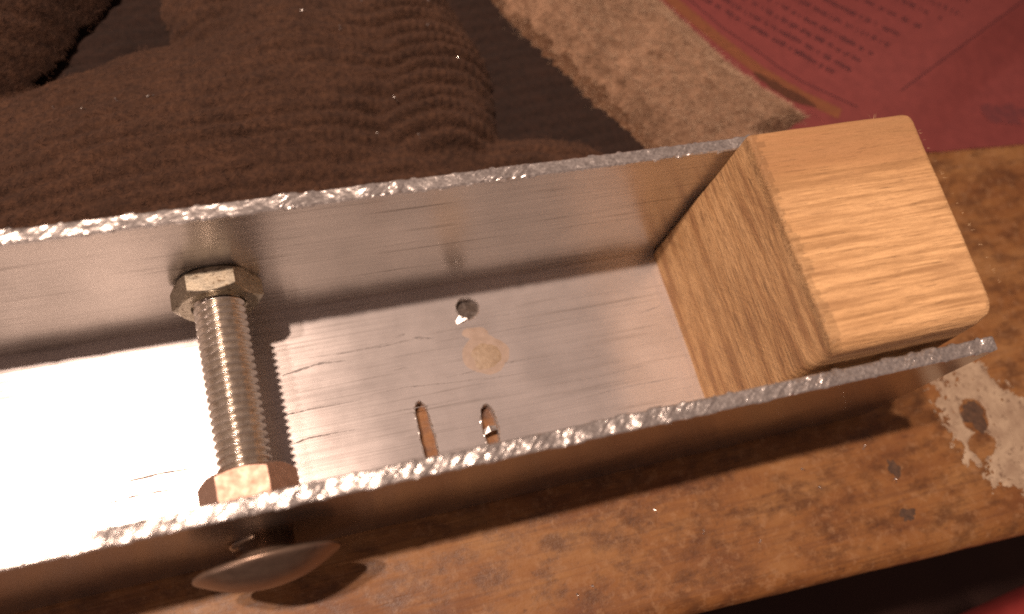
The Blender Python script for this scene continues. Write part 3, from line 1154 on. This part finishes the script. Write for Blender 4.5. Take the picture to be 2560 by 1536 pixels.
def resample(pts, step):
    P = np.array(pts, float)
    d = np.concatenate([[0], np.cumsum(np.hypot(*np.diff(P, axis=0).T))])
    n = max(2, int(d[-1] / step))
    t = np.linspace(0, d[-1], n)
    return list(zip(np.interp(t, d, P[:, 0]), np.interp(t, d, P[:, 1])))


ROWS = [((31.8, 115.1), (63.5, 80.5)), ((37.2, 114.7), (68.9, 79.9)), ((43.4, 114.2), (72.8, 81.7)), ((49.8, 113.6), (76.2, 84.3)), ((57.2, 113.0), (81.5, 85.9)), ((64.7, 112.4), (86.1, 88.3)), ((73.5, 111.7), (93.0, 89.8)), ((82.4, 110.9), (99.5, 91.5)), ((89.1, 110.4), (105.5, 91.6)), ((97.9, 109.6), (110.0, 95.7))]
V, F = [], []
for (a, b) in ROWS:
    a, b = np.array(a), np.array(b)
    L = np.hypot(*(b - a))
    t_ = 0.0
    n_ = np.array([-(b - a)[1], (b - a)[0]]) / L
    while t_ < L:
        wl = random.uniform(0.3, 0.65)
        if random.random() < 0.86:
            off = random.uniform(-0.22, 0.22)
            p = a + (b - a) * t_ / L + n_ * off
            q = a + (b - a) * min(1, (t_ + wl) / L) + n_ * (off + random.uniform(-.1, .1))
            decal(V, F, [tuple(p), tuple(q)], random.uniform(0.9, 1.8))
        t_ += wl + (random.uniform(0.8, 1.3) if random.random() < 0.22 else 0.16)
mesh("printed_text", V, F, mat_ink, paper)
V, F = [], []
decal(V, F, resample([(31.0, 114.0), (34.02, 108.34), (39.5, 98.76), (45.45, 90.87), (49.56, 84.3), (54.02, 78.76), (64.99, 69.52)], 1.0), 0.42)
mesh("printed_line", V, F, mat_ink, paper)
V, F = [], []
decal(V, F, resample([(78.5, 72.3), (100, 81.9), (133.4, 96.9)], 1.0), 0.36)
mesh("crease", V, F, mat_ink, paper)
V, F = [], []
decal(V, F, resample([(27.5, 111.5), (37.3, 94.9), (44.2, 83.6), (51.6, 75.0), (59.5, 68.2)], 1.0), 3.4, 0.03)
mesh("printed_border", V, F, mat_strip, paper)
V, F = [], []
decal(V, F, resample([(42.3, 83.4), (48.4, 75.9), (54.2, 71.2)], 0.5),
      lambda t: 2.4 * (0.35 + math.sin(math.pi * t)) * (0.6 + 0.7 * float(vnoise(t * 9, 1, 5))), 0.07)
mesh("smudge_and_shadow", V, F, mat_felt_shadow, paper)  # felt's shadow on the paper, painted as a dark decal


V, F = [(105.5, 63.0, 0)], []
for k in range(48):
    a_ = 2 * math.pi * k / 48
    r_ = 1 + 1.4 * float(fbm(math.cos(a_) * 2 + 4, math.sin(a_) * 2, 86, 4))
    V.append((105.5 + 7.0 * r_ * math.cos(a_), 63.0 + 3.6 * r_ * math.sin(a_), 0))
    F.append((0, k + 1, (k + 1) % 48 + 1))
V = [(x, y, ZT + 0.12 + float(paper_z(np.array(x), np.array(y)))) for x, y, _ in V]
q = M("blue_grey_stain")
nn = q.noise(0.5, 5, 0.6)
q.inp("Base Color", q.ramp(nn, [(0.35, (0.105, 0.026, 0.030)), (0.65, (0.165, 0.034, 0.034))]))
q.set(roughness=0.7)
mesh("smudge_and_shadow", V, F, q.mat, paper)

# ================================================================== bright filings
def filing(x, y, z, L, label, group):
    a = random.uniform(0, math.pi)
    V, F = [], []
    n = 5
    for k in range(n):
        t = k / (n - 1) - 0.5
        px, py = x + math.cos(a) * L * t, y + math.sin(a) * L * t + 0.25 * L * t * t
        w = 0.24 * (1 - 1.4 * t * t)
        pz = z + 0.18 + 0.5 * L * (0.25 - t * t) * 0.6
        tw = k * 0.8
        V += [(px - math.sin(a) * w * math.cos(tw), py + math.cos(a) * w * math.cos(tw), pz + w * math.sin(tw)),
              (px + math.sin(a) * w * math.cos(tw), py - math.cos(a) * w * math.cos(tw), pz - w * math.sin(tw)),
              (px, py, pz + 0.08)]
        if k:
            b = 3 * k
            F += [(b - 3, b, b + 1, b - 2), (b - 2, b + 1, b + 2, b - 1), (b - 1, b + 2, b, b - 3)]
    F += [(0, 1, 2), (3 * n - 3, 3 * n - 1, 3 * n - 2)]
    o = mesh("metal_filing", V, F, mat_filing)
    tag(o, label, "filing", group)


def knit_at(x, y):
    i = int(round((x + 185) / 0.42))
    j = int(round((y - 43.2) / 0.42))
    return float(knit_z[i, j])


for (x, y) in [(-104.2, 84.0), (-92.0, 83.9), (-109.8, 86.2), (-98.3, 84.9), (-34.2, 103.6), (-36.0, 96.2), (-46.1, 79.6), (-50.6, 74.1),
               (-31.6, 86.8), (-43.0, 70.8), (-54.4, 97.0), (-40.8, 107.0), (-48.6, 105.2), (-61.1, 101.5)]:
    filing(x, y, knit_at(x, y), random.uniform(0.8, 1.5), "tiny bright metal filing caught in the brown wool cloth", "metal filings on the brown cloth")
for (x, y) in [(15.7, -9.5), (30.1, -8.3), (-15.7, -10.4), (33.8, -15.7), (17.7, -13.6), (-33.9, -21.0), (-30.7, -20.2), (2.0, -20.0), (-8, -16)]:
    filing(x, y, ZT, random.uniform(0.6, 1.2), "tiny bright metal filing lying on the brown bench top", "metal filings on the bench")
